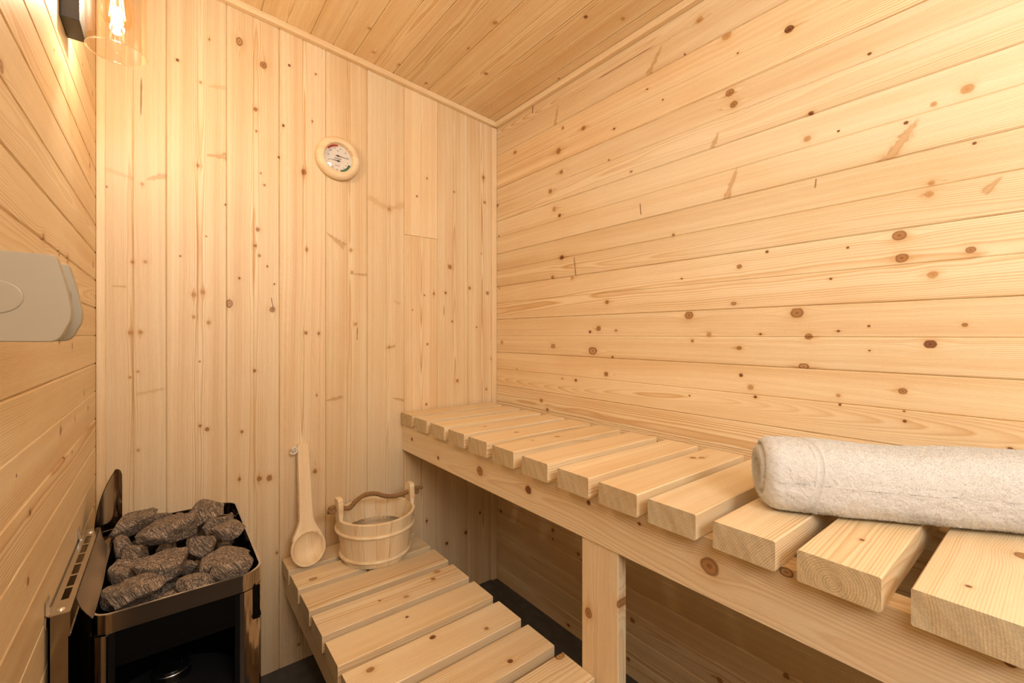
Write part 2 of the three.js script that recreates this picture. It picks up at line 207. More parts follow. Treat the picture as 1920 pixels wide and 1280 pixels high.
// right wall, level boards
{
  const w = shell('wall_right', box(ROOM.w + 0.0145, ROOM.w + 0.11, -0.08, 2.4, -0.11, ROOM.d + 0.11), backing, 'right wall of level pale spruce boards with knots');
  for (let k = -8; k <= 5; k++) {
    const y0 = 1.2324 + B * k, len = 1.76, S = woodSpec(200 + k, pick(KNOTS_RIGHT, STREAKS_RIGHT, 0, len, y0, y0 + B));
    if (k < -1) S.knots = S.knots.concat(randomKnots(260 + k, len, B, 7, (r) => (r < 0.5 ? 3 : 0)));
    else S.knots = S.knots.concat(randomKnots(260 + k, 0.4, B, 1), randomKnots(290 + k, 0.12, B, 1).map((q) => [q[0] + 1.64, q[1], q[2], q[3]]));
    S.drift *= 1.2;
    const T = boardTile(S, len, B, 2048, 256);
    mesh('board', boardGeometry(T, B, 0.0008, 1.7545, V(ROOM.w, y0, 0), Z, Y, NX), T.s.mat, w);
    mesh('board', boardGeometry(T, B, 0.8, 1.7443, V(ROOM.w, y0, 3.5), NZ, Y, NX), T.s.mat, w);
  }
}
// left wall
{
  const w = shell('wall_left', mergeGeometries([box(-0.11, -0.0145, -0.08, 2.4, -0.11, WIN2.z0), box(-0.11, -0.0145, -0.08, 2.4, WIN2.z1, ROOM.d + 0.11), box(-0.11, -0.0145, -0.08, WIN2.y0, WIN2.z0, WIN2.z1), box(-0.11, -0.0145, WIN2.y1, 2.4, WIN2.z0, WIN2.z1)]), backing, 'left wall of level pale spruce boards behind the stove');
  for (let k = -9; k <= 5; k++) {
    const y0 = 1.391 + B * k, S = woodSpec(300 + k, { knots: randomKnots(300 + k, 2.1, B, 8) });
    const T = boardTile(S, 2.71, B, 2048, 192);
    for (const [p, q] of k >= 0 && k < 4 ? [[0.0012, WIN2.z0], [WIN2.z1, ROOM.d - 0.001]] : [[0.0012, ROOM.d - 0.001]]) mesh('board', boardGeometry(T, B, p, q, V(0, y0, 0), Z, Y, X), T.s.mat, w);
  }
}
{
  const a = WIN2, f = shell('window_2', mergeGeometries([box(-0.11, 0.006, a.y0, a.y0 + 0.03, a.z0, a.z1), box(-0.11, 0.006, a.y1 - 0.03, a.y1, a.z0, a.z1), box(-0.11, 0.006, a.y0 + 0.03, a.y1 - 0.03, a.z0, a.z0 + 0.03), box(-0.11, 0.006, a.y0 + 0.03, a.y1 - 0.03, a.z1 - 0.03, a.z1)]), std({ color: 0xe3bf8c, roughness: 0.5 }), 'window with a plain wooden frame in the left wall');
  mesh('pane', box(-0.064, -0.06, a.y0 + 0.03, a.y1 - 0.03, a.z0 + 0.03, a.z1 - 0.03), new THREE.MeshPhysicalMaterial({ transmission: 1, thickness: 0, roughness: 0.02, ior: 1.5 }), f);
}
// front wall behind the camera, with a tall window
{
  const D = ROOM.d, w = shell('wall_front', mergeGeometries([box(-0.11, WIN.x0, -0.08, 2.4, D + 0.0145, D + 0.11), box(WIN.x1, ROOM.w + 0.11, -0.08, 2.4, D + 0.0145, D + 0.11), box(WIN.x0, WIN.x1, -0.08, WIN.y0, D + 0.0145, D + 0.11), box(WIN.x0, WIN.x1, WIN.y1, 2.4, D + 0.0145, D + 0.11)]), backing, 'front wall of upright pale spruce boards with a tall window');
  for (let k = 0; k < 9; k++) {
    const x0 = 0.0018 + BB * k, x1 = Math.min(x0 + BB, ROOM.w - 0.0005), T = { ...backTiles[k] };
    const piece = (p0, p1, q0, q1) => { if (p1 - p0 > 0.004 && q1 - q0 > 0.01) mesh('board', boardGeometry(T, p1 - p0, q0, q1, V(p0, 0, D), Y, X, NZ, p1 - p0 > 0.1), T.s.mat, w); };
    const a = Math.max(x0, WIN.x0), c = Math.min(x1, WIN.x1), top = ceilingY(x0) + 0.006;
    if (c - a < 0.004) { piece(x0, x1, 0.001, top); continue; }
    piece(x0, a, 0.001, top); piece(c, x1, 0.001, top); piece(a, c, 0.001, WIN.y0); piece(a, c, WIN.y1, top);
  }
  const f = shell('window_1', mergeGeometries([box(WIN.x0, WIN.x1, WIN.y0, WIN.y0 + 0.03, D - 0.006, D + 0.11), box(WIN.x0, WIN.x1, WIN.y1 - 0.03, WIN.y1, D - 0.006, D + 0.11), box(WIN.x0, WIN.x0 + 0.03, WIN.y0 + 0.03, WIN.y1 - 0.03, D - 0.006, D + 0.11), box(WIN.x1 - 0.03, WIN.x1, WIN.y0 + 0.03, WIN.y1 - 0.03, D - 0.006, D + 0.11)]), std({ color: 0xe3bf8c, roughness: 0.5 }), 'tall window with a plain wooden frame in the front wall');
  mesh('pane', box(WIN.x0 + 0.03, WIN.x1 - 0.03, WIN.y0 + 0.03, WIN.y1 - 0.03, D + 0.06, D + 0.064), new THREE.MeshPhysicalMaterial({ transmission: 1, thickness: 0, roughness: 0.02, ior: 1.5 }), f);
}
// sloping ceiling, boards running front to back
{
  const L = Math.hypot(ROOM.w, ROOM.hl - ROOM.hr), C = V(ROOM.w / L, (ROOM.hr - ROOM.hl) / L, 0), N = V(C.y, -C.x, 0), O = V(0, ROOM.hl, 0);
  const slab = prism([[-0.12, -0.11], [L + 0.12, -0.11], [L + 0.12, -0.0145], [-0.12, -0.0145]], -0.11, ROOM.d + 0.11, O, Z, C, N, () => [0, 0], () => [0, 0]);
  const w = shell('ceiling', slab, backing, 'sloping ceiling of spruce boards running front to back');
  for (let k = 0; k < 10; k++) {
    const c0 = -0.0585 + B * k, c1 = Math.min(c0 + B, L), S = woodSpec(400 + k, { knots: randomKnots(400 + k, 2.71, B, 9), warm: 0.03 });
    const T = boardTile(S, 2.71, B, 2048, 192);
    mesh('board', boardGeometry(T, c1 - c0, 0.001, ROOM.d - 0.001, O.clone().addScaledVector(C, c0), Z, C, N, c1 - c0 > 0.1), T.s.mat, w);
  }
}
// battens in the corners
{
  const S = woodSpec(500, { c0: 0.4, contrast: 0.5, knots: [] }), T = boardTile(S, 2.3, 0.05, 2048, 84);
  const uv = (a, p) => uvOf(T, a / T.len * T.w, (p[0] + p[1] * 0.4 + 0.01) / T.wid * T.h);
  const bar = (w, t) => { const c = 0.0022; return [[0, 0], [w, 0], [w, t - c], [w - c, t], [c, t], [0, t - c]]; };
  const L = Math.hypot(ROOM.w, ROOM.hl - ROOM.hr), C = V(ROOM.w / L, (ROOM.hr - ROOM.hl) / L, 0), D = V(C.y, -C.x, 0);
  const add = (n, g, l) => shell(n, g, T.s.mat, l);
  const e = (q, p, a) => uv(a, p);
  add('trim_2', prism(bar(0.021, 0.019), 0.001, L - 0.001, V(0, ROOM.hl, 0.0005), C, Z, D, uv, e), 'slim batten between ceiling and back wall');
  add('trim_3', prism(bar(0.021, 0.021), 0.022, ROOM.d, V(ROOM.w - 0.0005, ROOM.hr, 0), Z, NX, NY, uv, e), 'slim batten between ceiling and right wall');
  add('trim_4', prism(bar(0.021, 0.021), 0.022, ROOM.d, V(0.0005, ROOM.hl - 0.001, 0), Z, X, NY, uv, e), 'slim batten between ceiling and left wall');
  add('trim_5', prism(bar(0.0205, 0.009), 0.001, ROOM.hl - 0.022, V(0.0005, 0, 0.0003), Y, X, Z, uv, e), 'flat upright batten in the corner behind the stove');
  add('trim_6', prism(bar(0.028, 0.009), 0.001, ROOM.hr - 0.022, V(ROOM.w - 0.0285, 0, 0.0003), Y, X, Z, uv, e), 'flat upright batten in the back right corner');
}

// ---------------------------------------------------------------- benches
function slat(parent, seed, x0, len, yTop, z0, wid, knots, reuse) {
  const th = 0.046, S = woodSpec(seed, { knots: knots.map((k) => [k[0] - x0, k[1] - z0, k[2], k[3]]) });
  S.contrast = 0.4 + 0.4 * ((seed * 5) % 7) / 6;
  const T = reuse || timberTile(S, len, wid, th, 920, 1950);
  // a along +x, across +z, top up
  mesh('slat', timberGeometry(T, V(x0, yTop, z0), X, Z, Y, 0.0018, len), T.s.mat, parent); return T;
}
const slatTiles = [];
{
  const b = thing('sauna_bench', 'long upper slatted spruce bench along the right wall', 'bench', [0, 0, 0]);
  const zs = [0.012, 0.141, 0.277, 0.41, 0.54, 0.6715, 0.8105, 0.944, 1.071, 1.194, 1.3225, 1.4495, 1.576, 1.7065, 1.837, 1.9675, 2.098, 2.2285, 2.359, 2.4895];
  const kn = [[1.222, 1.098, 0.007, 0], [1.24, 1.112, 0.006, 2], [1.113, 0.71, 0.006, 2], [1.02, 0.70, 0.003, 3], [1.05, 0.585, 0.006, 0], [1.16, 1.49, 0.012, 0], [1.0, 1.50, 0.003, 3], [0.95, 1.62, 0.003, 3], [1.12, 1.66, 0.011, 0], [1.02, 0.45, 0.004, 0]];
  zs.forEach((z, i) => { const T = slat(b, 600 + i, 0.91 - 0.023 * Math.min(1, z / 0.85), 0.437 + 0.023 * Math.min(1, z / 0.85), 0.844, z, 0.0975, kn.filter((k) => k[1] > z - 0.005 && k[1] < z + 0.1), i > 12 ? slatTiles[i - 5] : null); slatTiles.push(T); });
  const S = woodSpec(640, { knots: KNOTS_BEAM.map((k) => [k[0], k[1] - 0.6884, k[2], k[3]]), c0: 0.02, d0: -0.03, drift: 0.035, contrast: 0.5, pitch: 0.0042, streaks: [[0.55, 0.02, 1.5, 0.012, 0.0006, 1]].slice(1) });
  const T = timberTile(S, 2.69, 0.1096, 0.045, 2048, 1900);
  mesh('front_beam', timberGeometry(T, V(0.9185, 0.6884, 0.001), Z, Y, NX, 0.002), T.s.mat, b);
  mesh('rear_rail', timberGeometry(T, V(1.394, 0.7975, 0.001), Z, NX, Y, 0.002).scale(1, 1, 1), T.s.mat, b);
  const P = woodSpec(641, { knots: KNOTS_POST.map((k) => [k[0], k[1] - 0.99, k[2], k[3]]), c0: 0.05, d0: -0.012, drift: 0.02, contrast: 0.6 });
  const PT = timberTile(P, 0.688, 0.106, 0.028, 1000, 1500);
  const post = (z) => mesh('post', timberGeometry(PT, V(0.9215, 0.0005, z), Y, Z, NX, 0.002), PT.s.mat, b);
  post(0.99); post(2.5);
  mesh('wall_ledger', rbox(0.966, 1.0, 0.69, 0.79, 0.0015, 0.02, 0.002), std({ color: 0xdcb582, roughness: 0.6 }), b);
}
{
  const b = thing('sauna_bench', 'low slatted spruce bench between stove and upper bench, holding the bucket', 'bench', [0, 0, 0]);
  const kn = [[0.524, 0.205, 0.0075, 2], [0.688, 0.24, 0.004, 0], [0.574, 0.128, 0.004, 0], [0.725, 0.382, 0.004, 3], [0.717, 0.477, 0.0065, 1], [0.647, 0.448, 0.003, 3], [0.825, 0.4415, 0.006, 0], [0.678, 0.566, 0.004, 3], [0.695, 0.683, 0.0065, 3], [0.823, 0.741, 0.005, 0], [0.801, 0.872, 0.0055, 3], [0.529, 0.692, 0.007, 0], [0.855, 0.41, 0.009, 1], [0.905, 0.934, 0.008, 2], [0.76, 1.0, 0.005, 3]];
  for (let i = 0; i < 9; i++) { const z = 0.004 + 0.1318 * i; slatTiles.push(slat(b, 660 + i, 0.472, 0.4485, 0.382, z, 0.104, kn.filter((k) => k[1] > z - 0.005 && k[1] < z + 0.108))); }
  const T = timberTile(woodSpec(680, { c0: -0.1, drift: 0.02, contrast: 0.6, knots: [[0.3, 0.03, 0.004, 0]] }), 1.16, 0.08, 0.045, 1400, 1200);
  for (const x of [0.482, 0.87]) {
    mesh('bearer', timberGeometry(T, V(x, 0.256, 0.002), Z, Y, NX, 0.002), T.s.mat, b);
    for (const z of [1.07]) { const g = timberGeometry(T, V(x + 0.004, 0.0005, z), Y, Z, NX, 0.002, 0.2555); mesh('leg', g, T.s.mat, b); }
  }
}

// ---------------------------------------------------------------- stove
const smoked = std({ color: lin(0.34, 0.29, 0.25), metalness: 1, roughness: 0.12 }); smoked.name = 'dark polished steel';
const blackSteel = new THREE.MeshPhysicalMaterial({ color: lin(0.005, 0.0048, 0.0046), roughness: 0.25, specularIntensity: 0.5 }); blackSteel.name = 'black enamel';
const matBlack = new THREE.MeshPhysicalMaterial({ color: lin(0.004, 0.0036, 0.0033), roughness: 0.6, specularIntensity: 0.08 }); matBlack.name = 'matt black steel';
const steel = std({ color: lin(0.62, 0.6, 0.57), metalness: 1, roughness: 0.22 });
const chrome = std({ color: lin(0.9, 0.9, 0.9), metalness: 1, roughness: 0.25 });
const ledgeBlack = std({ color: lin(0.016, 0.015, 0.015), roughness: 0.4 }); ledgeBlack.name = 'satin black ledge';
{
  const s = thing('sauna_stove', 'black polished steel sauna stove heaped with stones by the left wall', 'stove', [0.185, 0, 0.37]);
  const ox = 0.185, oz = 0.37, x0 = 0.048 - ox, x1 = 0.322 - ox, z0 = 0.115 - oz, z1 = 0.622 - oz, yb = 0.11, yt = 0.653;
  // outline in plan: the camera side (z1) is left open between the two rounded posts
  const rr = (x0, x1, z0, z1, r, rb) => { const p = new THREE.Shape(); p.moveTo(x0 + rb, z0); p.lineTo(x1 - r, z0); p.absarc(x1 - r, z0 + r, r, -Math.PI / 2, 0); p.lineTo(x1, z1 - r); p.absarc(x1 - r, z1 - r, r, 0, Math.PI / 2); p.lineTo(x0 + rb, z1); p.absarc(x0 + rb, z1 - rb, rb, Math.PI / 2, Math.PI); p.lineTo(x0, z0 + rb); p.absarc(x0 + rb, z0 + rb, rb, Math.PI, Math.PI * 1.5); return p; };
  const ringShape = (t) => { const a = rr(x0, x1, z0, z1, 0.045, 0.03); const h = rr(x0 + t, x1 - t, z0 + t, z1 - t, 0.045 - t, 0.03 - t); a.holes.push(new THREE.Path(h.getPoints(10))); return a; };
  const up = (g, y) => g.rotateX(Math.PI / 2).translate(0, y, 0);    // shape (x, z) extruded downwards from y
  // closed band at the top
  mesh('top_band', up(new THREE.ExtrudeGeometry(ringShape(0.003), { depth: 0.034, bevelEnabled: false, curveSegments: 12 }), yt), smoked, s);
  mesh('rim_edge', up(new THREE.ExtrudeGeometry(ringShape(0.0045), { depth: 0.002, bevelEnabled: false, curveSegments: 12 }), yt + 0.0015), steel, s);
  // casing below: back, front corner to corner, without the camera side
  const open = new THREE.Shape(), r = 0.045, t = 0.003, wx = 0.285 - ox;
  open.moveTo(wx, z1); open.lineTo(x1 - r, z1); for (let k = 1; k <= 12; k++) { const a = Math.PI / 2 - k / 12 * Math.PI / 2; open.lineTo(x1 - r + r * Math.cos(a), z1 - r + r * Math.sin(a)); }
  open.lineTo(x1, z0 + r); for (let k = 1; k <= 12; k++) { const a = -k / 12 * Math.PI / 2; open.lineTo(x1 - r + r * Math.cos(a), z0 + r + r * Math.sin(a)); }
  open.lineTo(x0, z0); open.lineTo(x0, z0 + t); open.lineTo(x1 - r, z0 + t); for (let k = 0; k <= 12; k++) { const a = -Math.PI / 2 + k / 12 * Math.PI / 2; open.lineTo(x1 - r + (r - t) * Math.cos(a), z0 + r + (r - t) * Math.sin(a)); }
  for (let k = 0; k <= 12; k++) { const a = k / 12 * Math.PI / 2; open.lineTo(x1 - r + (r - t) * Math.cos(a), z1 - r + (r - t) * Math.sin(a)); } open.lineTo(wx, z1 - t);
  mesh('casing', up(new THREE.ExtrudeGeometry(open, { depth: yt - 0.036 - yb, bevelEnabled: false }), yt - 0.036), smoked, s);
  // rounded corner post towards the left wall
  const post = new THREE.Shape(); post.moveTo(x0 + 0.022, z1); post.lineTo(x0 + 0.022, z1 - 0.004); post.lineTo(x0 + 0.014, z1 - 0.01); post.lineTo(x0 + 0.004, z1 - 0.05); post.lineTo(x0, z1 - 0.05); post.lineTo(x0, z1 - 0.02); post.absarc(x0 + 0.02, z1 - 0.02, 0.02, Math.PI, Math.PI / 2, true);
  mesh('corner_post', up(new THREE.ExtrudeGeometry(post, { depth: yt - 0.036 - yb, bevelEnabled: false, curveSegments: 10 }), yt - 0.036), smoked, s);
  mesh('left_panel', box(x0, x0 + 0.003, yb, yt - 0.036, z0, z1 - 0.05), matBlack, s);
  // frame of the recess
  mesh('recess_frame', mergeGeometries([box(wx - 0.016, wx - 0.001, yb + 0.02, yt - 0.038, z1 - 0.02, z1 - 0.004), box(x0 + 0.024, x0 + 0.034, yb + 0.02, yt - 0.038, z1 - 0.02, z1 - 0.004)]), blackSteel, s);
  mesh('frame_edge', box(wx - 0.0035, wx - 0.002, yb + 0.02, yt - 0.07, z1 - 0.004, z1 - 0.002), steel, s);
  // stone bin above the recess
  mesh('stone_bin', mergeGeometries([box(x0 + 0.005, x1 - 0.005, 0.555, 0.56, z0 + 0.005, z1 - 0.006), box(x0 + 0.005, x1 - 0.007, 0.55, 0.62, z1 - 0.012, z1 - 0.007)]), matBlack, s);
  mesh('inner_box', mergeGeometries([box(x0 + 0.006, x1 - 0.02, yb + 0.02, 0.55, z0 + 0.13, z0 + 0.134), box(x0 + 0.006, x0 + 0.009, yb + 0.02, 0.55, z0 + 0.13, z1 - 0.03), box(x1 - 0.03, x1 - 0.026, yb + 0.02, 0.55, z0 + 0.13, z1 - 0.06), box(x0 + 0.01, x1 - 0.03, yb + 0.002, yb + 0.02, z0 + 0.01, z1 - 0.02)]), matBlack, s);
  // half round ledge with the control dial
  const ledge = new THREE.Shape(); ledge.absarc(0, 0, 0.118, -Math.PI, 0); ledge.lineTo(0.118, 0.045); ledge.quadraticCurveTo(0, 0.1, -0.118, 0.045);
  mesh('ledge', up(new THREE.ExtrudeGeometry(ledge, { depth: 0.05, bevelEnabled: true, bevelSize: 0.003, bevelThickness: 0.003, bevelSegments: 2, curveSegments: 24 }), 0.412).translate(0.165 - ox, 0, 0.545 - oz), ledgeBlack, s);
  const dial = mesh('dial', new THREE.LatheGeometry([[0, 0.024], [0.026, 0.024], [0.03, 0.02], [0.034, 0.004], [0.036, 0]].map((p) => new THREE.Vector2(...p)), 40).translate(0.165 - ox, 0.415, 0.478 - oz), blackSteel, s);
  mesh('dial_ring', new THREE.TorusGeometry(0.0325, 0.0022, 10, 48).rotateX(Math.PI / 2).translate(0.165 - ox, 0.431, 0.478 - oz), chrome, dial);
  mesh('dial_grip', rbox(-0.004, 0.004, 0.438, 0.446, -0.024, 0.024, 0.002).rotateY(1.0).translate(0.165 - ox, 0, 0.478 - oz), blackSteel, dial);
  for (const [px, pz] of [[0.07, 0.16], [0.29, 0.16], [0.07, 0.57], [0.29, 0.57]]) mesh('foot', new THREE.CylinderGeometry(0.014, 0.016, 0.11, 16).translate(px - ox, 0.0555, pz - oz), matBlack, s);
  // deflector towards the wall: slotted top, sloping inner plate, brackets, screws
  const top = new THREE.Shape(); top.moveTo(0, 0); top.lineTo(0.026, 0); top.lineTo(0.026, 0.405); top.lineTo(0, 0.405); top.closePath();
  for (let k = 0; k < 6; k++) { const q = new THREE.Path(); const u = 0.05 + k * 0.052; q.moveTo(0.008, u); q.lineTo(0.008, u + 0.044); q.lineTo(0.018, u + 0.044); q.lineTo(0.018, u); q.closePath(); top.holes.push(q); }
  const slot = mesh('slotted_cover', up(new THREE.ExtrudeGeometry(top, { depth: 0.0015, bevelEnabled: false }), 0.7015).translate(0.004 - ox, 0, 0.265 - oz), steel, s);
  for (const z of [0.29, 0.655]) mesh('screw', new THREE.SphereGeometry(0.0055, 16, 8, 0, Math.PI * 2, 0, Math.PI / 2).scale(1, 0.5, 1).translate(0.017 - ox, 0.7015, z - oz), chrome, slot);
  for (const z of [0.30, 0.64]) mesh('bracket', mergeGeometries([box(0.0005 - ox, 0.008 - ox, 0.7016, 0.7035, z - oz, z + 0.03 - oz), box(0.0005 - ox, 0.002 - ox, 0.68, 0.725, z - oz, z + 0.03 - oz)]), steel, slot);
  mesh('rear_cover', mergeGeometries([box(0.004 - ox, 0.0065 - ox, yb, 0.70, 0.265 - oz, 0.67 - oz), box(0.004 - ox, 0.03 - ox, yb, 0.70, 0.668 - oz, 0.67 - oz), box(0.0275 - ox, 0.03 - ox, yb, 0.66, 0.30 - oz, 0.67 - oz)]), smoked, s);
  const plate = []; const nz = 24;
  const curve = (u) => { const z = 0.622 - u * 0.36, bow = Math.sin(u * Math.PI) * 0.006; return [[0.0305, 0.7], [0.052 + bow - 0.01 * u, 0.655], z]; };
  const pp = [], pi = []; for (let k = 0; k <= nz; k++) { const [a, b, z] = curve(k / nz); for (let j = 0; j <= 4; j++) { const f = j / 4; pp.push(a[0] + (b[0] - a[0]) * f * f * 0.7 + (b[0] - a[0]) * f * 0.3 - ox, a[1] + (b[1] - a[1]) * f, z - oz); } }
  for (let k = 0; k < nz; k++) for (let j = 0; j < 4; j++) { const q = k * 5 + j; pi.push(q, q + 5, q + 1, q + 1, q + 5, q + 6); }
  const pg = new THREE.BufferGeometry(); pg.setAttribute('position', new THREE.Float32BufferAttribute(pp, 3)); pg.setIndex(pi); pg.computeVertexNormals();
  const solid = (g, t) => { const q = g.clone(), P = q.attributes.position, N = q.attributes.normal; for (let i = 0; i < P.count; i++) P.setXYZ(i, P.getX(i) - N.getX(i) * t, P.getY(i) - N.getY(i) * t, P.getZ(i) - N.getZ(i) * t); const id = Array.from(q.index.array).reverse(); q.setIndex(id); q.computeVertexNormals(); return mergeGeometries([g, q]); };
  mesh('deflector', solid(pg, 0.0012), std({ color: lin(0.78, 0.68, 0.56), metalness: 1, roughness: 0.38 }), s);
  // curved fin rising in the far corner
  const fp = [], fi = [], nu = 20, nv = 10; for (let k = 0; k <= nu; k++) { const u = k / nu, a = u * Math.PI / 2, x = 0.022 + 0.042 * (1 - Math.cos(a)) , z = 0.275 - 0.13 * Math.sin(a), tip = u > 0.8 ? Math.sqrt(Math.max(0, 1 - Math.pow((u - 0.8) / 0.2, 2))) * 0.018 + 0.79 : 0.7 + 0.108 * Math.pow(u / 0.8, 0.8); for (let j = 0; j <= nv; j++) fp.push(x - ox, 0.64 + (tip - 0.64) * j / nv, z - oz); }
  for (let k = 0; k < nu; k++) for (let j = 0; j < nv; j++) { const q = k * (nv + 1) + j; fi.push(q, q + 1, q + nv + 1, q + 1, q + nv + 2, q + nv + 1); }
  const fg = new THREE.BufferGeometry(); fg.setAttribute('position', new THREE.Float32BufferAttribute(fp, 3)); fg.setIndex(fi); fg.computeVertexNormals();
  mesh('corner_fin', solid(fg, 0.0015), smoked, s);
}
// stones
const stoneMat = (() => { const n = 512, d = new Uint8Array(n * n * 4), b = new Uint8Array(n * n * 4), r = mulberry(77); for (let j = 0; j < n; j++) for (let i = 0; i < n; i++) { const o = (j * n + i) * 4, g1 = noise(i * 0.5, j * 0.5), g2 = noise(i * 0.21 + 9, j * 0.21), g3 = noise(i * 0.0625, j * 0.0625), sp = r(); let v = 98 + 44 * g1 + 40 * g2 + 18 * g3; if (sp > 0.93) v += 85; if (g1 > 0.45 && g2 > 0.1) v += 34; v = Math.max(22, v); d[o] = Math.min(255, v * 1.1); d[o + 1] = Math.min(255, v * 0.96); d[o + 2] = Math.min(255, v * 0.82); d[o + 3] = 255; const h = 128 + 50 * g1 + 50 * g2 + 25 * (sp - 0.5); b[o] = b[o + 1] = b[o + 2] = h; b[o + 3] = 255; }
  const mk = (a, c) => { const t = new THREE.DataTexture(a, n, n); if (c) t.colorSpace = THREE.SRGBColorSpace; t.magFilter = THREE.LinearFilter; t.wrapS = t.wrapT = THREE.RepeatWrapping; t.needsUpdate = true; return t; };
  const m = std({ map: mk(d, true), bumpMap: mk(b, false), bumpScale: 0.002, roughness: 0.75 }); m.name = 'grey peridotite stone'; return m; })();
function stoneGeometry(seed, sx, sy, sz) {
  const r = mulberry(seed * 977 + 3), planes = []; for (let i = 0; i < 22; i++) { const z = r() * 2 - 1, a = r() * 6.283, q = Math.sqrt(1 - z * z); planes.push([q * Math.cos(a), z, q * Math.sin(a), 0.68 + 0.32 * r()]); }
  planes.push([0.15 * (r() - 0.5), 1, 0.15 * (r() - 0.5), 0.62]);
  const g = mergeVertices(new THREE.IcosahedronGeometry(1, 14).deleteAttribute('normal').deleteAttribute('uv')), P = g.attributes.position, uv = [];
  for (let i = 0; i < P.count; i++) {
    const x = P.getX(i), y = P.getY(i), z = P.getZ(i); let R = 1.15; for (const p of planes) { const d = x * p[0] + y * p[1] + z * p[2]; if (d > 0.05) R = Math.min(R, p[3] / d); }
    R *= 1 + 0.05 * noise3(x * 2.2 + seed, y * 2.2, z * 2.2) + 0.022 * noise3(x * 6.5 + seed, y * 6.5, z * 6.5) + 0.012 * noise3(x * 19 + seed, y * 19, z * 19);
    P.setXYZ(i, x * R * sx, y * R * sy, z * R * sz); uv.push((x * R * sx + y * R * sy * 0.7) * 6 + seed * 0.37, (z * R * sz + y * R * sy * 0.7) * 6 + seed * 0.61);
  }
  g.setAttribute('uv', new THREE.Float32BufferAttribute(uv, 2)); g.computeVertexNormals(); return g;
}
{
  // x, y, z, half sizes, turn, tilt, label
  const L = [
    [0.092, 0.688, 0.215, 0.05, 0.026, 0.038, 0.3, 0.1, 'pale split stone leaning against the corner fin of the stove'],
    [0.158, 0.688, 0.325, 0.072, 0.034, 0.046, 0.15, 0.12, 'largest dark stone, long and flat, in the middle of the heap'],
    [0.181, 0.672, 0.222, 0.018, 0.018, 0.018, 0.5, 0.1, 'small upright stone at the back rim between two larger stones'],
    [0.24, 0.68, 0.23, 0.045, 0.03, 0.04, -0.4, 0.25, 'brown stone at the back rim, next to the far right corner'],
    [0.256, 0.668, 0.316, 0.026, 0.028, 0.026, 0.8, -0.1, 'blocky dark stone just behind the flat stone at the right rim'],
    [0.28, 0.68, 0.398, 0.038, 0.02, 0.028, 0.1, 0.05, 'flat topped stone halfway along the right rim'],
    [0.222, 0.665, 0.425, 0.028, 0.03, 0.03, 0.6, -0.3, 'steeply tilted stone right of the heap centre'],
    [0.252, 0.66, 0.515, 0.05, 0.024, 0.034, 0.25, 0.05, 'long low stone behind the rounded front right stone'],
    [0.148, 0.668, 0.485, 0.05, 0.03, 0.046, -0.35, 0.1, 'broad flat stone in front of the largest stone'],
    [0.262, 0.662, 0.578, 0.038, 0.032, 0.026, 0.15, 0.05, 'rounded pale stone in the front right corner of the stove'],
    [0.198, 0.652, 0.578, 0.036, 0.026, 0.026, 0.2, -0.15, 'dark stone in the middle of the front rim'],
    [0.106, 0.665, 0.562, 0.042, 0.028, 0.034, -0.2, 0.12, 'pale rounded stone at the front left of the heap'],
    [0.082, 0.648, 0.43, 0.022, 0.038, 0.04, 0.3, 0.2, 'upright dark stone beside the deflector plate'],
    [0.074, 0.66, 0.3, 0.018, 0.034, 0.028, 0.0, 0.1, 'narrow stone between deflector plate and split stone'],
    [0.076, 0.642, 0.515, 0.024, 0.026, 0.03, 0.7, 0.0, 'dark stone beside the deflector behind the pale front left stone'],
    [0.074, 0.626, 0.595, 0.018, 0.022, 0.018, 0.2, 0.0, 'dark stone deep in the front left corner of the stove'],
    [0.16, 0.635, 0.586, 0.024, 0.02, 0.018, -0.6, 0.1, 'dark stone low at the front rim between two larger stones'],
    [0.098, 0.662, 0.365, 0.022, 0.026, 0.022, 0.4, -0.2, 'small dark stone left of the largest stone'],
    [0.284, 0.664, 0.325, 0.014, 0.018, 0.018, 0.2, 0.1, 'small stone at the right rim behind the flat topped stone'],
    [0.196, 0.642, 0.468, 0.015, 0.02, 0.016, 1.2, 0.1, 'small brown stone in the centre gap of the heap'],
    [0.112, 0.655, 0.42, 0.026, 0.02, 0.018, 0.2, 0.1, 'thin dark stone left of the broad flat stone'],
    [0.295, 0.65, 0.245, 0.013, 0.02, 0.022, 0.0, 0.1, 'small stone in the far right corner of the stove'],
    [0.13, 0.66, 0.16, 0.04, 0.026, 0.022, 0.1, 0.0, 'low stone at the back rim behind the split stone'],
    [0.24, 0.655, 0.155, 0.04, 0.026, 0.022, 0.1, 0.0, 'low stone at the back rim near the far right corner'],
  ];
  L.forEach((q, i) => { const m = mesh('sauna_stone', stoneGeometry(i + 1, q[3] * 1.04, q[4] * 1.06, q[5] * 1.06), stoneMat); m.position.set(q[0], q[1] - 0.006, q[2]); m.rotation.set(q[7], q[6], q[7] * 0.5); tag(m, q[8], 'stone', 'stones heaped in the stove'); });
  const r = mulberry(5), geos = [0, 1, 2].map((k) => stoneGeometry(60 + k, 0.026, 0.023, 0.026)); let n = 0;
  for (let a = 0; a < 4; a++) for (let b = 0; b < 6; b++) { if (a === 0 && b === 2) continue; const m = mesh('sauna_stone', geos[n++ % 3], stoneMat); m.position.set(0.1 + a * 0.058 + (r() - 0.5) * 0.012, 0.59 + r() * 0.008, 0.16 + b * 0.078 + (r() - 0.5) * 0.012); m.rotation.set(r() * 3, r() * 3, r() * 3); tag(m, 'small dark stone wedged in the shaded lower layer of the stove heap', 'stone', 'stones in the lower layer of the stove'); }
}

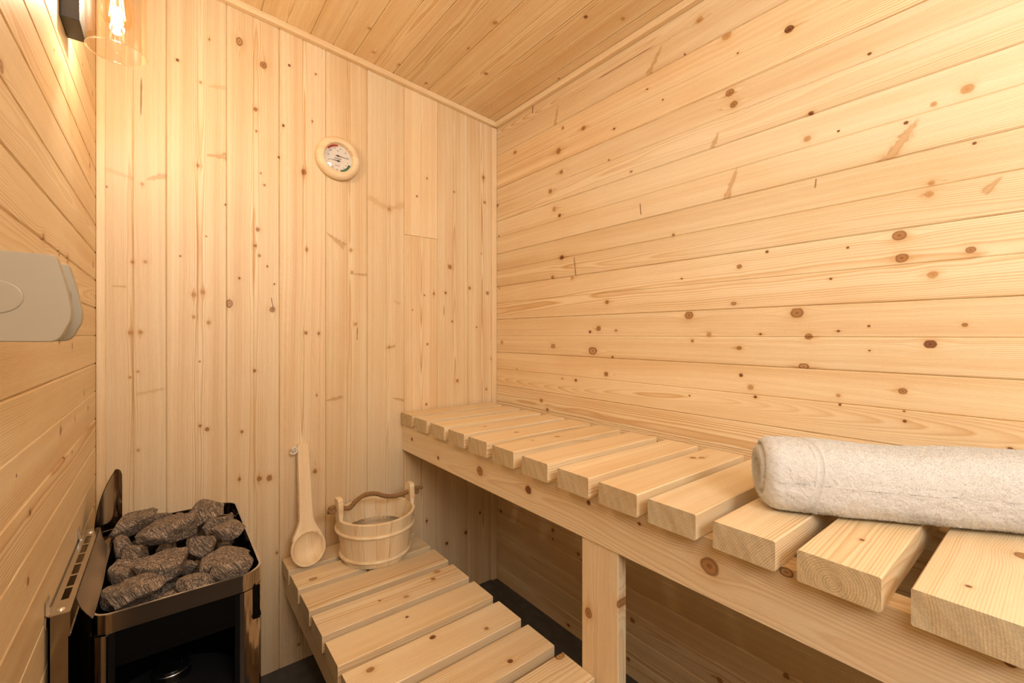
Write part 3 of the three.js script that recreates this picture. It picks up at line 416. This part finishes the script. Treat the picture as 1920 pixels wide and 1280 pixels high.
// ---------------------------------------------------------------- wooden ware
const plainTile = boardTile(woodSpec(700, { c0: 0.1, d0: -0.03, drift: 0.03, contrast: 0.42, pitch: 0.0026 }), 0.4, 0.2, 800, 400);
const ringTile = boardTile(woodSpec(702, { c0: 0.1, d0: -0.01, drift: 0.0, contrast: 0.35, pitch: 0.003, tone: -0.02 }), 0.4, 0.2, 400, 200);
function planarUV(g, T, U, W, ou = 0.2, ow = 0.1) { const P = g.attributes.position, uv = [], v = V(0, 0, 0); for (let i = 0; i < P.count; i++) { v.fromBufferAttribute(P, i); uv.push(...uvOf(T, (v.dot(U) + ou) / T.len * T.w, (v.dot(W) + ow) / T.wid * T.h)); } g.setAttribute('uv', new THREE.Float32BufferAttribute(uv, 2)); return g; }
const lathe = (pts, n = 64) => new THREE.LatheGeometry(pts.map((p) => new THREE.Vector2(...p)), n);
const rope = std({ color: lin(0.3, 0.165, 0.065), roughness: 0.95 }); rope.name = 'brown hemp rope';
const whiteCord = std({ color: lin(0.75, 0.7, 0.6), roughness: 0.95 });
// rope of three twisted strands along a curve
function ropeGeometry(curve, R, turns, n = 160) {
  const fr = curve.computeFrenetFrames(n, false), out = [];
  for (let s = 0; s < 3; s++) { const pts = []; for (let i = 0; i <= n; i++) { const u = i / n, a = u * turns * 6.283 + s * 2.094, p = curve.getPointAt(u); pts.push(p.addScaledVector(fr.normals[i], Math.cos(a) * R * 0.52).addScaledVector(fr.binormals[i], Math.sin(a) * R * 0.52)); } out.push(new THREE.TubeGeometry(new THREE.CatmullRomCurve3(pts), n, R * 0.55, 6)); }
  return mergeGeometries(out);
}
{
  const b = thing('sauna_bucket', 'wooden stave bucket of water with a rope handle on the low bench', 'bucket', [0.745, 0.3825, 0.165]);
  const H = 0.155, rb = 0.112, rt = 0.136, t = 0.011, n = 18, rAt = (y) => rb + (rt - rb) * y / H;
  for (let k = 0; k < n; k++) {
    const mid = (k / n) * Math.PI * 2, half = Math.PI / n - 0.0035, ear = k === 0 || k === n / 2, h = H, pos = [], idx = [], uv = [], m = 5;
    const ys = ear ? [0, H, H + 0.03, H + 0.052, H + 0.066, H + 0.07] : [0, H - 0.002, H], wf = ear ? [1, 1, 0.98, 0.94, 0.78, 0.5] : [1, 1, 1];
    for (let j = 0; j < ys.length; j++) for (let i = 0; i <= m; i++) for (const inner of [0, 1]) {
      const a = mid + (i / m * 2 - 1) * half * wf[j] * (ear ? 1.05 : 1), y = ys[j], bev = !ear && j === 2 ? 0.002 : 0, r = Math.min(rAt(y), rAt(H) + 0.003) - (inner ? t - bev + (ear && j > 1 ? 0.006 : 0) : bev); pos.push(r * Math.cos(a), y, r * Math.sin(a)); uv.push(...uvOf(plainTile, (y + 0.02 + (k * 0.037) % 0.12) / 0.4 * plainTile.w, ((a - mid) * 0.12 + 0.02 + (k * 0.061) % 0.16) / 0.2 * plainTile.h));
    }
    const w = (m + 1) * 2, id = (j, i, o) => j * w + i * 2 + o, quad = (a, bq, c, d) => idx.push(a, bq, c, a, c, d);
    for (let j = 0; j < ys.length - 1; j++) { for (let i = 0; i < m; i++) { quad(id(j, i, 0), id(j + 1, i, 0), id(j + 1, i + 1, 0), id(j, i + 1, 0)); quad(id(j, i, 1), id(j, i + 1, 1), id(j + 1, i + 1, 1), id(j + 1, i, 1)); } quad(id(j, 0, 0), id(j, 0, 1), id(j + 1, 0, 1), id(j + 1, 0, 0)); quad(id(j, m, 0), id(j + 1, m, 0), id(j + 1, m, 1), id(j, m, 1)); }
    const e = ys.length - 1; for (let i = 0; i < m; i++) { quad(id(e, i, 0), id(e, i, 1), id(e, i + 1, 1), id(e, i + 1, 0)); quad(id(0, i, 0), id(0, i + 1, 0), id(0, i + 1, 1), id(0, i, 1)); }
    let g = new THREE.BufferGeometry(); g.setAttribute('position', new THREE.Float32BufferAttribute(pos, 3)); g.setAttribute('uv', new THREE.Float32BufferAttribute(uv, 2)); g.setIndex(idx); g = g.toNonIndexed(); g.computeVertexNormals();
    const st = mesh('stave', g, plainTile.s.mat, b); if (ear) tag(st, 'tall stave forming an ear for the rope');
  }
  for (const [y, w] of [[0.022, 0.0062], [0.11, 0.0062]]) { const g = new THREE.TorusGeometry(rAt(y) + 0.003, w, 10, 96).scale(1, 1, 0.9).rotateX(Math.PI / 2).translate(0, y, 0); mesh('hoop', planarUV(g, plainTile, X, Z), plainTile.s.mat, b); }
  mesh('bottom', planarUV(new THREE.CylinderGeometry(rAt(0.02) - t, rAt(0.008) - t, 0.012, 48).translate(0, 0.016, 0), plainTile, X, Z), plainTile.s.mat, b);
  const wl = 0.085; mesh('water', lathe([[0, 0.0225], [rAt(0.0225) - t - 0.0008, 0.0225], [rAt(wl) - t - 0.0008, wl], [0, wl]]), new THREE.MeshPhysicalMaterial({ transmission: 1, thickness: 0.06, ior: 1.33, roughness: 0.02, color: 0xffffff }), b);
  const pin = (x, y, z) => V(x, y, z), hy = H + 0.035;
  const c = new THREE.CatmullRomCurve3([pin(-0.165, hy - 0.004, 0.004), pin(-0.15, hy, 0), pin(-0.125, hy, 0), pin(-0.095, hy - 0.006, 0.004), pin(-0.075, hy + 0.012, 0.006), pin(-0.045, hy + 0.026, 0.004), pin(-0.005, hy + 0.022, 0), pin(0.04, hy + 0.002, 0), pin(0.085, hy - 0.004, 0), pin(0.125, hy + 0.002, 0), pin(0.15, hy + 0.004, 0), pin(0.178, hy + 0.008, 0.002)]);
  const rp = mesh('rope_handle', ropeGeometry(c, 0.0078, 20), rope, b);
  const knot = (x, s) => { const pts = []; for (let i = 0; i < 40; i++) { const a = i / 40 * 6.283; pts.push(V(x + s * 0.006 * Math.sin(3 * a), hy + 0.002 + 0.0095 * (Math.sin(a) + 0.9 * Math.sin(2 * a)) * 0.62, 0.0095 * (Math.cos(a) - 0.9 * Math.cos(2 * a)) * 0.62)); } return new THREE.TubeGeometry(new THREE.CatmullRomCurve3(pts, true), 80, 0.0055, 8, true); };
  mesh('rope_knot', knot(-0.152, 1), rope, b); mesh('rope_knot', knot(0.155, -1), rope, b);
}
{
  // ladle leaning on the back wall: local y up the handle, z out of the bowl
  const b = thing('wooden_ladle', 'wooden sauna ladle leaning on the back wall left of the bucket', 'ladle', [0.5325, 0.3835, 0.128]);
  b.rotation.set(-0.262, 0.12, -0.012, 'XYZ');
  const bowlY = 0.0605, R = 0.0585;
  const bowl = lathe([[0, -0.044], [0.02, -0.0425], [0.036, -0.036], [0.048, -0.024], [0.0555, -0.010], [0.0575, -0.002], [0.0565, 0.002], [0.053, 0.003], [0.0505, 0.001], [0.046, -0.010], [0.036, -0.0205], [0.02, -0.0265], [0, -0.028]], 72).rotateX(Math.PI / 2).translate(0, bowlY, 0);
  mesh('bowl', planarUV(bowl, plainTile, Y, X, 0.05, 0.1), plainTile.s.mat, b);
  const s = new THREE.Shape(); s.moveTo(-0.045, 0.096); s.bezierCurveTo(-0.03, 0.125, -0.019, 0.135, -0.0185, 0.17); s.lineTo(-0.0155, 0.39); s.quadraticCurveTo(-0.0155, 0.406, 0, 0.407); s.quadraticCurveTo(0.0155, 0.406, 0.0155, 0.39); s.lineTo(0.0185, 0.17); s.bezierCurveTo(0.019, 0.135, 0.03, 0.125, 0.045, 0.096); s.quadraticCurveTo(0, 0.135, -0.045, 0.096);
  const hg = new THREE.ExtrudeGeometry(s, { depth: 0.012, bevelEnabled: true, bevelThickness: 0.004, bevelSize: 0.004, bevelSegments: 3, curveSegments: 16 }).translate(0, 0, -0.016);
  { const P = hg.attributes.position; for (let i = 0; i < P.count; i++) { const y = P.getY(i), z = P.getZ(i); P.setZ(i, z - (y < 0.14 ? 0.0 : 0.0) - 0.006 * Math.sin(Math.min(1, Math.max(0, (y - 0.1) / 0.3)) * Math.PI)); } hg.computeVertexNormals(); }
  mesh('handle', planarUV(hg, plainTile, Y, X, 0.0, 0.06), plainTile.s.mat, b);
  const pts = [V(0.002, 0.385, -0.024), V(-0.02, 0.388, -0.014), V(-0.034, 0.384, -0.003), V(-0.04, 0.392, 0.003), V(-0.03, 0.397, 0.006), V(-0.024, 0.385, 0.004), V(-0.032, 0.376, 0.002), V(-0.041, 0.378, -0.004), V(-0.03, 0.39, -0.01), V(-0.016, 0.38, -0.006)];
  mesh('cord', new THREE.TubeGeometry(new THREE.CatmullRomCurve3(pts), 80, 0.0032, 8), whiteCord, b);
}

// ---------------------------------------------------------------- thermometer
{
  const b = thing('sauna_thermometer', 'round wooden sauna thermometer and hygrometer on the back wall', 'thermometer', [0.659, 1.816, 0.0005]);
  const frame = lathe([[0.046, 0.004], [0.068, 0], [0.074, 0.001], [0.0795, 0.008], [0.0795, 0.017], [0.075, 0.026], [0.066, 0.0305], [0.056, 0.0305], [0.0525, 0.028], [0.0505, 0.018], [0.0505, 0.008], [0.046, 0.004]], 96).rotateX(Math.PI / 2);
  mesh('wooden_ring', planarUV(frame, plainTile, X, Y, 0.15, 0.1), plainTile.s.mat, b);
  const cv = document.createElement('canvas'); cv.width = cv.height = 1024; const g = cv.getContext('2d'), K = 512 / 0.0535, at = (deg, r) => [512 + Math.cos(deg * Math.PI / 180) * r * K, 512 - Math.sin(deg * Math.PI / 180) * r * K];
  g.fillStyle = '#ddd9d2'; g.fillRect(0, 0, 1024, 1024);
  const arc = (a0, a1, r0, r1, col) => { g.fillStyle = col; g.beginPath(); for (let a = a0; a <= a1; a += 1) g.lineTo(...at(a, r1)); for (let a = a1; a >= a0; a -= 1) g.lineTo(...at(a, r0)); g.fill(); };
  arc(90, 139, 0.044, 0.0515, '#b3221c'); arc(-78, -20, 0.041, 0.0495, '#1d5f3c');
  g.strokeStyle = '#2a2622'; const tick = (a, r0, r1, w) => { g.lineWidth = w; g.beginPath(); g.moveTo(...at(a, r0)); g.lineTo(...at(a, r1)); g.stroke(); };
  for (let i = 0; i <= 30; i++) { const a = -12 + i * 5.95; if (a < 88 || a > 141) tick(a, i % 5 ? 0.0475 : 0.045, 0.051, i % 5 ? 4 : 6); }
  for (let i = 0; i <= 22; i++) { const a = -172 + i * 4.3; tick(a, i % 5 ? 0.0475 : 0.045, 0.0505, i % 5 ? 4 : 6); }
  g.fillStyle = '#2a2622'; g.textAlign = 'center'; g.textBaseline = 'middle'; g.font = 'bold 52px sans-serif';
  for (const [s, a, r] of [['0', -12, 0.037], ['20', 15, 0.036], ['40', 44, 0.0385], ['60', 76, 0.0385], ['80', 107, 0.0385], ['100', 135, 0.037], ['120', 166, 0.036], ['100', -164, 0.034], ['80', -142, 0.0365], ['60', -118, 0.0385], ['40', -94, 0.041], ['20', -55, 0.037], ['10', -34, 0.035]]) g.fillText(s, ...at(a, r));
  g.font = 'bold 74px sans-serif'; g.fillText('°C', ...at(91, 0.028)); g.fillText('SAUNA', 512, 512); g.font = 'bold 62px sans-serif'; g.fillText('% r.F.', ...at(-92, 0.026));
  const ct = new THREE.CanvasTexture(cv); ct.colorSpace = THREE.SRGBColorSpace;
  mesh('dial_plate', new THREE.CircleGeometry(0.0535, 64).translate(0, 0, 0.0095), std({ map: ct, roughness: 0.6 }), b);
  mesh('dial_backing', new THREE.CylinderGeometry(0.0535, 0.0535, 0.003, 64).rotateX(Math.PI / 2).translate(0, 0, 0.0078), std({ color: 0x999590, roughness: 0.6 }), b);
  const ink = std({ color: 0x2b211b, roughness: 0.5 });
  const needle = (deg, len, y) => { const s = new THREE.Shape(); s.moveTo(-0.009, 0); s.lineTo(-0.004, 0.0024); s.lineTo(0.003, 0.0022); s.lineTo(0.006, 0.0008); s.lineTo(len, 0.0003); s.lineTo(len, -0.0003); s.lineTo(0.006, -0.0008); s.lineTo(0.003, -0.0022); s.lineTo(-0.004, -0.0024); const n = mesh('needle', new THREE.ExtrudeGeometry(s, { depth: 0.0006, bevelEnabled: false }).rotateZ(deg * Math.PI / 180).translate(0, y, 0.0125), ink, b); mesh('pivot', new THREE.CylinderGeometry(0.0022, 0.0022, 0.004, 16).rotateX(Math.PI / 2).translate(0, y, 0.012), ink, n); };
  needle(-5, 0.041, 0.0095); needle(183 - 6, 0.031, -0.009);
  const dome = lathe(Array.from({ length: 13 }, (_, i) => { const a = i / 12; return [0.0515 * a, 0.0235 + 0.0055 * (1 - a * a)]; }), 64).rotateX(Math.PI / 2);
  mesh('glass', dome, new THREE.MeshPhysicalMaterial({ transmission: 1, thickness: 0, roughness: 0.02, ior: 1.5 }), b);
}

// ---------------------------------------------------------------- wall lamp
{
  const ax = 0.0775, az = 0.505, b = thing('wall_lamp', 'black wall lamp with a clear glass cylinder shade at the upper left', 'lamp', [0, 1.71, az]);
  const black = std({ color: lin(0.02, 0.018, 0.017), roughness: 0.45 });
  mesh('bracket', rbox(0.0006, 0.0275, 0.041, 0.31, -0.0405, 0.0405, 0.0015), black, b);
  mesh('bracket_screw', new THREE.CylinderGeometry(0.005, 0.005, 0.003, 20).rotateX(Math.PI / 2).translate(0.0155, 0.083, 0.041), std({ color: lin(0.01, 0.009, 0.008), roughness: 0.5 }), b);
  mesh('arm', mergeGeometries([new THREE.CylinderGeometry(0.008, 0.008, 0.055, 20).rotateZ(Math.PI / 2).translate(0.05, 0.27, 0), new THREE.CylinderGeometry(0.05, 0.05, 0.004, 40).translate(ax, 0.252, 0)]), black, b);
  mesh('socket', new THREE.CylinderGeometry(0.017, 0.019, 0.06, 32).translate(ax, 0.222, 0), black, b);
  const glass = new THREE.MeshPhysicalMaterial({ transmission: 1, thickness: 0, roughness: 0.01, ior: 1.5, color: lin(0.95, 0.87, 0.78) });
  const sh = mesh('glass_shade', new THREE.CylinderGeometry(0.047, 0.047, 0.228, 72, 1, true).translate(ax, 0.022 + 0.114, 0), glass, b);
  mesh('glass_rim', new THREE.TorusGeometry(0.047, 0.0014, 10, 96).rotateX(Math.PI / 2).translate(ax, 0.022, 0), new THREE.MeshPhysicalMaterial({ transmission: 1, thickness: 0.003, roughness: 0.05, ior: 1.5 }), sh);
  const bulbGlass = new THREE.MeshPhysicalMaterial({ transmission: 1, thickness: 0, roughness: 0.01, ior: 1.5, color: lin(1, 0.9, 0.76) });
  mesh('bulb', lathe([[0.0005, 0.068], [0.010, 0.0695], [0.019, 0.075], [0.0255, 0.086], [0.0275, 0.1], [0.025, 0.118], [0.019, 0.14], [0.0145, 0.165], [0.0135, 0.193]], 48).translate(ax, 0, 0), bulbGlass, b);
  const em = std({ color: 0x000000, emissive: lin(1, 0.82, 0.55), emissiveIntensity: 10 });
  const fil = []; for (let k = 0; k < 6; k++) { const a = k / 6 * 6.283; fil.push(new THREE.CylinderGeometry(0.0011, 0.0011, 0.062, 8).rotateZ(0.1).rotateY(-a).translate(ax + 0.009 * Math.cos(a), 0.122, 0.009 * Math.sin(a))); }
  mesh('filament', mergeGeometries(fil), em, b);
  const p = new THREE.PointLight(LAMP_COLOR, LAMP_POWER, 0, 2); p.position.set(ax, 0.118, 0); p.castShadow = true; p.shadow.radius = 0.6; p.name = 'lamp_light'; b.add(p);
}

// ---------------------------------------------------------------- control box on the left wall
{
  const b = thing('control_box', 'pale grey plastic control box with an oval cover on the left wall', 'control box', [0, 1.155, 1.02]);
  const plastic = std({ color: lin(0.36, 0.3, 0.205), roughness: 0.38 });
  // side outline: x out from the wall, y up
  const s = new THREE.Shape(); s.moveTo(0.0006, 0.001); s.lineTo(0.066, 0.0); s.quadraticCurveTo(0.072, 0.0, 0.0745, 0.006); s.lineTo(0.0795, 0.018); s.quadraticCurveTo(0.081, 0.024, 0.0805, 0.032); s.lineTo(0.0765, 0.056); s.lineTo(0.0715, 0.077); s.quadraticCurveTo(0.0705, 0.081, 0.066, 0.0812); s.lineTo(0.0006, 0.0815); s.closePath();
  const ex = (sh, d, z, bev = 0.0018) => new THREE.ExtrudeGeometry(sh, { depth: d - 2 * bev, bevelEnabled: true, bevelSize: bev * 0.6, bevelThickness: bev, bevelSegments: 3, curveSegments: 10 }).translate(0.0013, 0, z + bev);
  const body = new THREE.Shape(); body.moveTo(0.0006, 0.004); body.lineTo(0.064, 0.004); body.lineTo(0.073, 0.02); body.lineTo(0.073, 0.05); body.lineTo(0.064, 0.076); body.lineTo(0.0006, 0.076); body.closePath();
  mesh('body', ex(body, 0.066, 0.007, 0.001), plastic, b);
  mesh('side_plate', ex(s, 0.012, 0.068), plastic, b);
  mesh('side_plate', ex(s, 0.012, 0.0), plastic, b);
  const ov = new THREE.Shape(); ov.absellipse(0.034, 0.0405, 0.0165, 0.0142, 0, Math.PI * 2);
  const cov = mesh('oval_cover', new THREE.ExtrudeGeometry(ov, { depth: 0.0006, bevelEnabled: true, bevelSize: 0.0012, bevelThickness: 0.001, bevelSegments: 3, curveSegments: 32 }).translate(0, 0, 0.0795), plastic, b);
  for (const y of [0.046, 0.036, 0.027]) mesh('nub', rbox(0.073, 0.0775, y - 0.0018, y + 0.0018, 0.04, 0.046, 0.001), plastic, b);
}

// ---------------------------------------------------------------- towel
{
  const b = thing('towel', 'rolled fluffy white towel on the upper bench', 'towel', [1.028, 0.8445, 1.328]);
  const ang = Math.atan2(0.303, 0.207), Ltow = 0.47; b.rotation.y = -ang;      // local x along the roll
  const white = new THREE.MeshPhysicalMaterial({ color: lin(0.66, 0.655, 0.635), roughness: 1, sheen: 0.2, sheenRoughness: 0.8, sheenColor: lin(1, 0.97, 0.9) });
  const hw = 0.069, hh = 0.061, nu = 420, nv = 260, pos = [], idx = [], uv = [];
  // profile along the roll: rounded left end turning inward, then the body, then the same on the right
  const prof = []; const er = 0.03;
  for (let i = 0; i <= 20; i++) { const t = i / 20; prof.push([0.02 - 0.014 * Math.sin(t * 1.57), 0.02 + t * 0.5, 1]); }
  for (let i = 0; i <= 26; i++) { const t = i / 26 * 1.571; prof.push([0.006 + er * 0.9 * (1 - Math.cos(t)), 0.52 + 0.48 * Math.sin(t), 0]); }
  for (let i = 1; i <= nu; i++) prof.push([0.033 + (Ltow - 0.066) * i / nu, 1, 0]);
  for (let i = 1; i <= 26; i++) { const t = i / 26 * 1.571; prof.push([Ltow - 0.033 + er * 0.9 * Math.sin(t), 0.5 + 0.5 * Math.cos(t), 0]); }
  for (let i = 1; i <= 16; i++) { const t = i / 16; prof.push([Ltow - 0.006 - 0.014 * t, 0.5 * (1 - t) + 0.02, 1]); }
  for (let i = 0; i < prof.length; i++) for (let j = 0; j <= nv; j++) {
    const [x, s] = prof[i], a = j / nv * Math.PI * 2, ca = Math.cos(a), sa = Math.sin(a), e = 2.6;
    let rad = Math.pow(Math.pow(Math.abs(ca), e) + Math.pow(Math.abs(sa), e), -1 / e);
    let w = hw * rad * ca, h = hh * rad * sa;
    const lump = 1 + 0.035 * noise(x * 9 + 3, ca * 1.3 + 5) + 0.03 * noise(x * 5, sa * 1.5 + 9) + 0.05 * Math.exp(-Math.pow((x - 0.33) / 0.08, 2)) * Math.max(0, sa) - 0.06 * Math.exp(-Math.pow((x - 0.21) / 0.07, 2)) * Math.max(0, sa);
    // hem band round the left end: two raised cords, slanting a little
    const hx = x - 0.075 - 0.016 * ca - 0.012 * sa, hem = s === 1 ? Math.exp(-Math.pow(hx / 0.0012, 2)) * 0.0012 + Math.exp(-Math.pow((hx + 0.011) / 0.0012, 2)) * 0.001 - 0.0016 * Math.exp(-Math.pow((hx + 0.0055) / 0.0035, 2)) : 0;
    const turn = s * 2.3 - a / 6.283, gr = turn - Math.floor(turn) - 0.5, groove = s < 0.93 ? 0.013 * Math.exp(-gr * gr / 0.012) * Math.min(1, s * 3) : 0, spiral = 0;
    const fuzz = Math.abs(hx + 0.0055) < 0.007 && s === 1 ? 0.0001 : 0.0004 * noise(x * 420, a * 36) + 0.0006 * noise(x * 190 + 40, a * 14) + 0.0008 * noise(x * 60, a * 5 + 20);
    const k = s * lump + spiral * 0.5, f = hem + fuzz; let y = h * k + f * sa, z = w * k + f * ca;
    y = Math.max(y, -hh + 0.0006 * noise(x * 100, a * 10)); y += hh + 0.001;
    pos.push(x + (x < 0.2 ? groove : -groove), y, z + 0.004 * Math.sin(x * 9)); uv.push(x * 8, a * 0.5);
  }
  for (let i = 0; i < prof.length - 1; i++) for (let j = 0; j < nv; j++) { const q = i * (nv + 1) + j; idx.push(q, q + nv + 1, q + 1, q + 1, q + nv + 1, q + nv + 2); }
  const g = new THREE.BufferGeometry(); g.setAttribute('position', new THREE.Float32BufferAttribute(pos, 3)); g.setAttribute('uv', new THREE.Float32BufferAttribute(uv, 2)); g.setIndex(idx); g.computeVertexNormals();
  const cloth = mesh('rolled_cloth', g, white, b);
  const blade = new THREE.BufferGeometry(); blade.setAttribute('position', new THREE.Float32BufferAttribute([-0.0003, 0, 0, 0.0003, 0, 0, 0.0004, 0.0021, 0], 3)); blade.setIndex([0, 1, 2]); blade.computeVertexNormals();
  const rr = mulberry(31), count = 120000, pile = new THREE.InstancedMesh(blade, white, count), dm = new THREE.Object3D(), PA = g.attributes.position, NA = g.attributes.normal, nrm = V(0, 0, 0), rows = prof.length;
  for (let k = 0; k < count; k++) {
    const i = Math.floor(rr() * (rows - 1)), j = Math.floor(rr() * nv), q = i * (nv + 1) + j;
    dm.position.set(PA.getX(q) + (rr() - 0.5) * 0.001, PA.getY(q), PA.getZ(q) + (rr() - 0.5) * 0.001); nrm.set(NA.getX(q) + (rr() - 0.5) * 0.9, NA.getY(q) + (rr() - 0.5) * 0.9, NA.getZ(q) + (rr() - 0.5) * 0.9).normalize(); if (PA.getY(q) < 0.006 && nrm.y < 0) nrm.y = 0.05;
    const xx = PA.getX(q), hemHere = Math.abs(xx - 0.075 + 0.0055) < 0.03 && rr() < 0.35; dm.quaternion.setFromUnitVectors(Y, nrm.normalize()); dm.rotateY(rr() * 6.283); const sc = hemHere ? 0.3 : 0.5 + 0.6 * rr(); dm.scale.set(1, sc, 1); dm.updateMatrix(); pile.setMatrixAt(k, dm.matrix);
  }
  pile.name = 'terry_pile'; pile.userData.kind = 'stuff'; pile.castShadow = pile.receiveShadow = true; cloth.add(pile);
}

for (const s of sheets) s.mat.map.needsUpdate = true;
renderer.render(scene, camera);
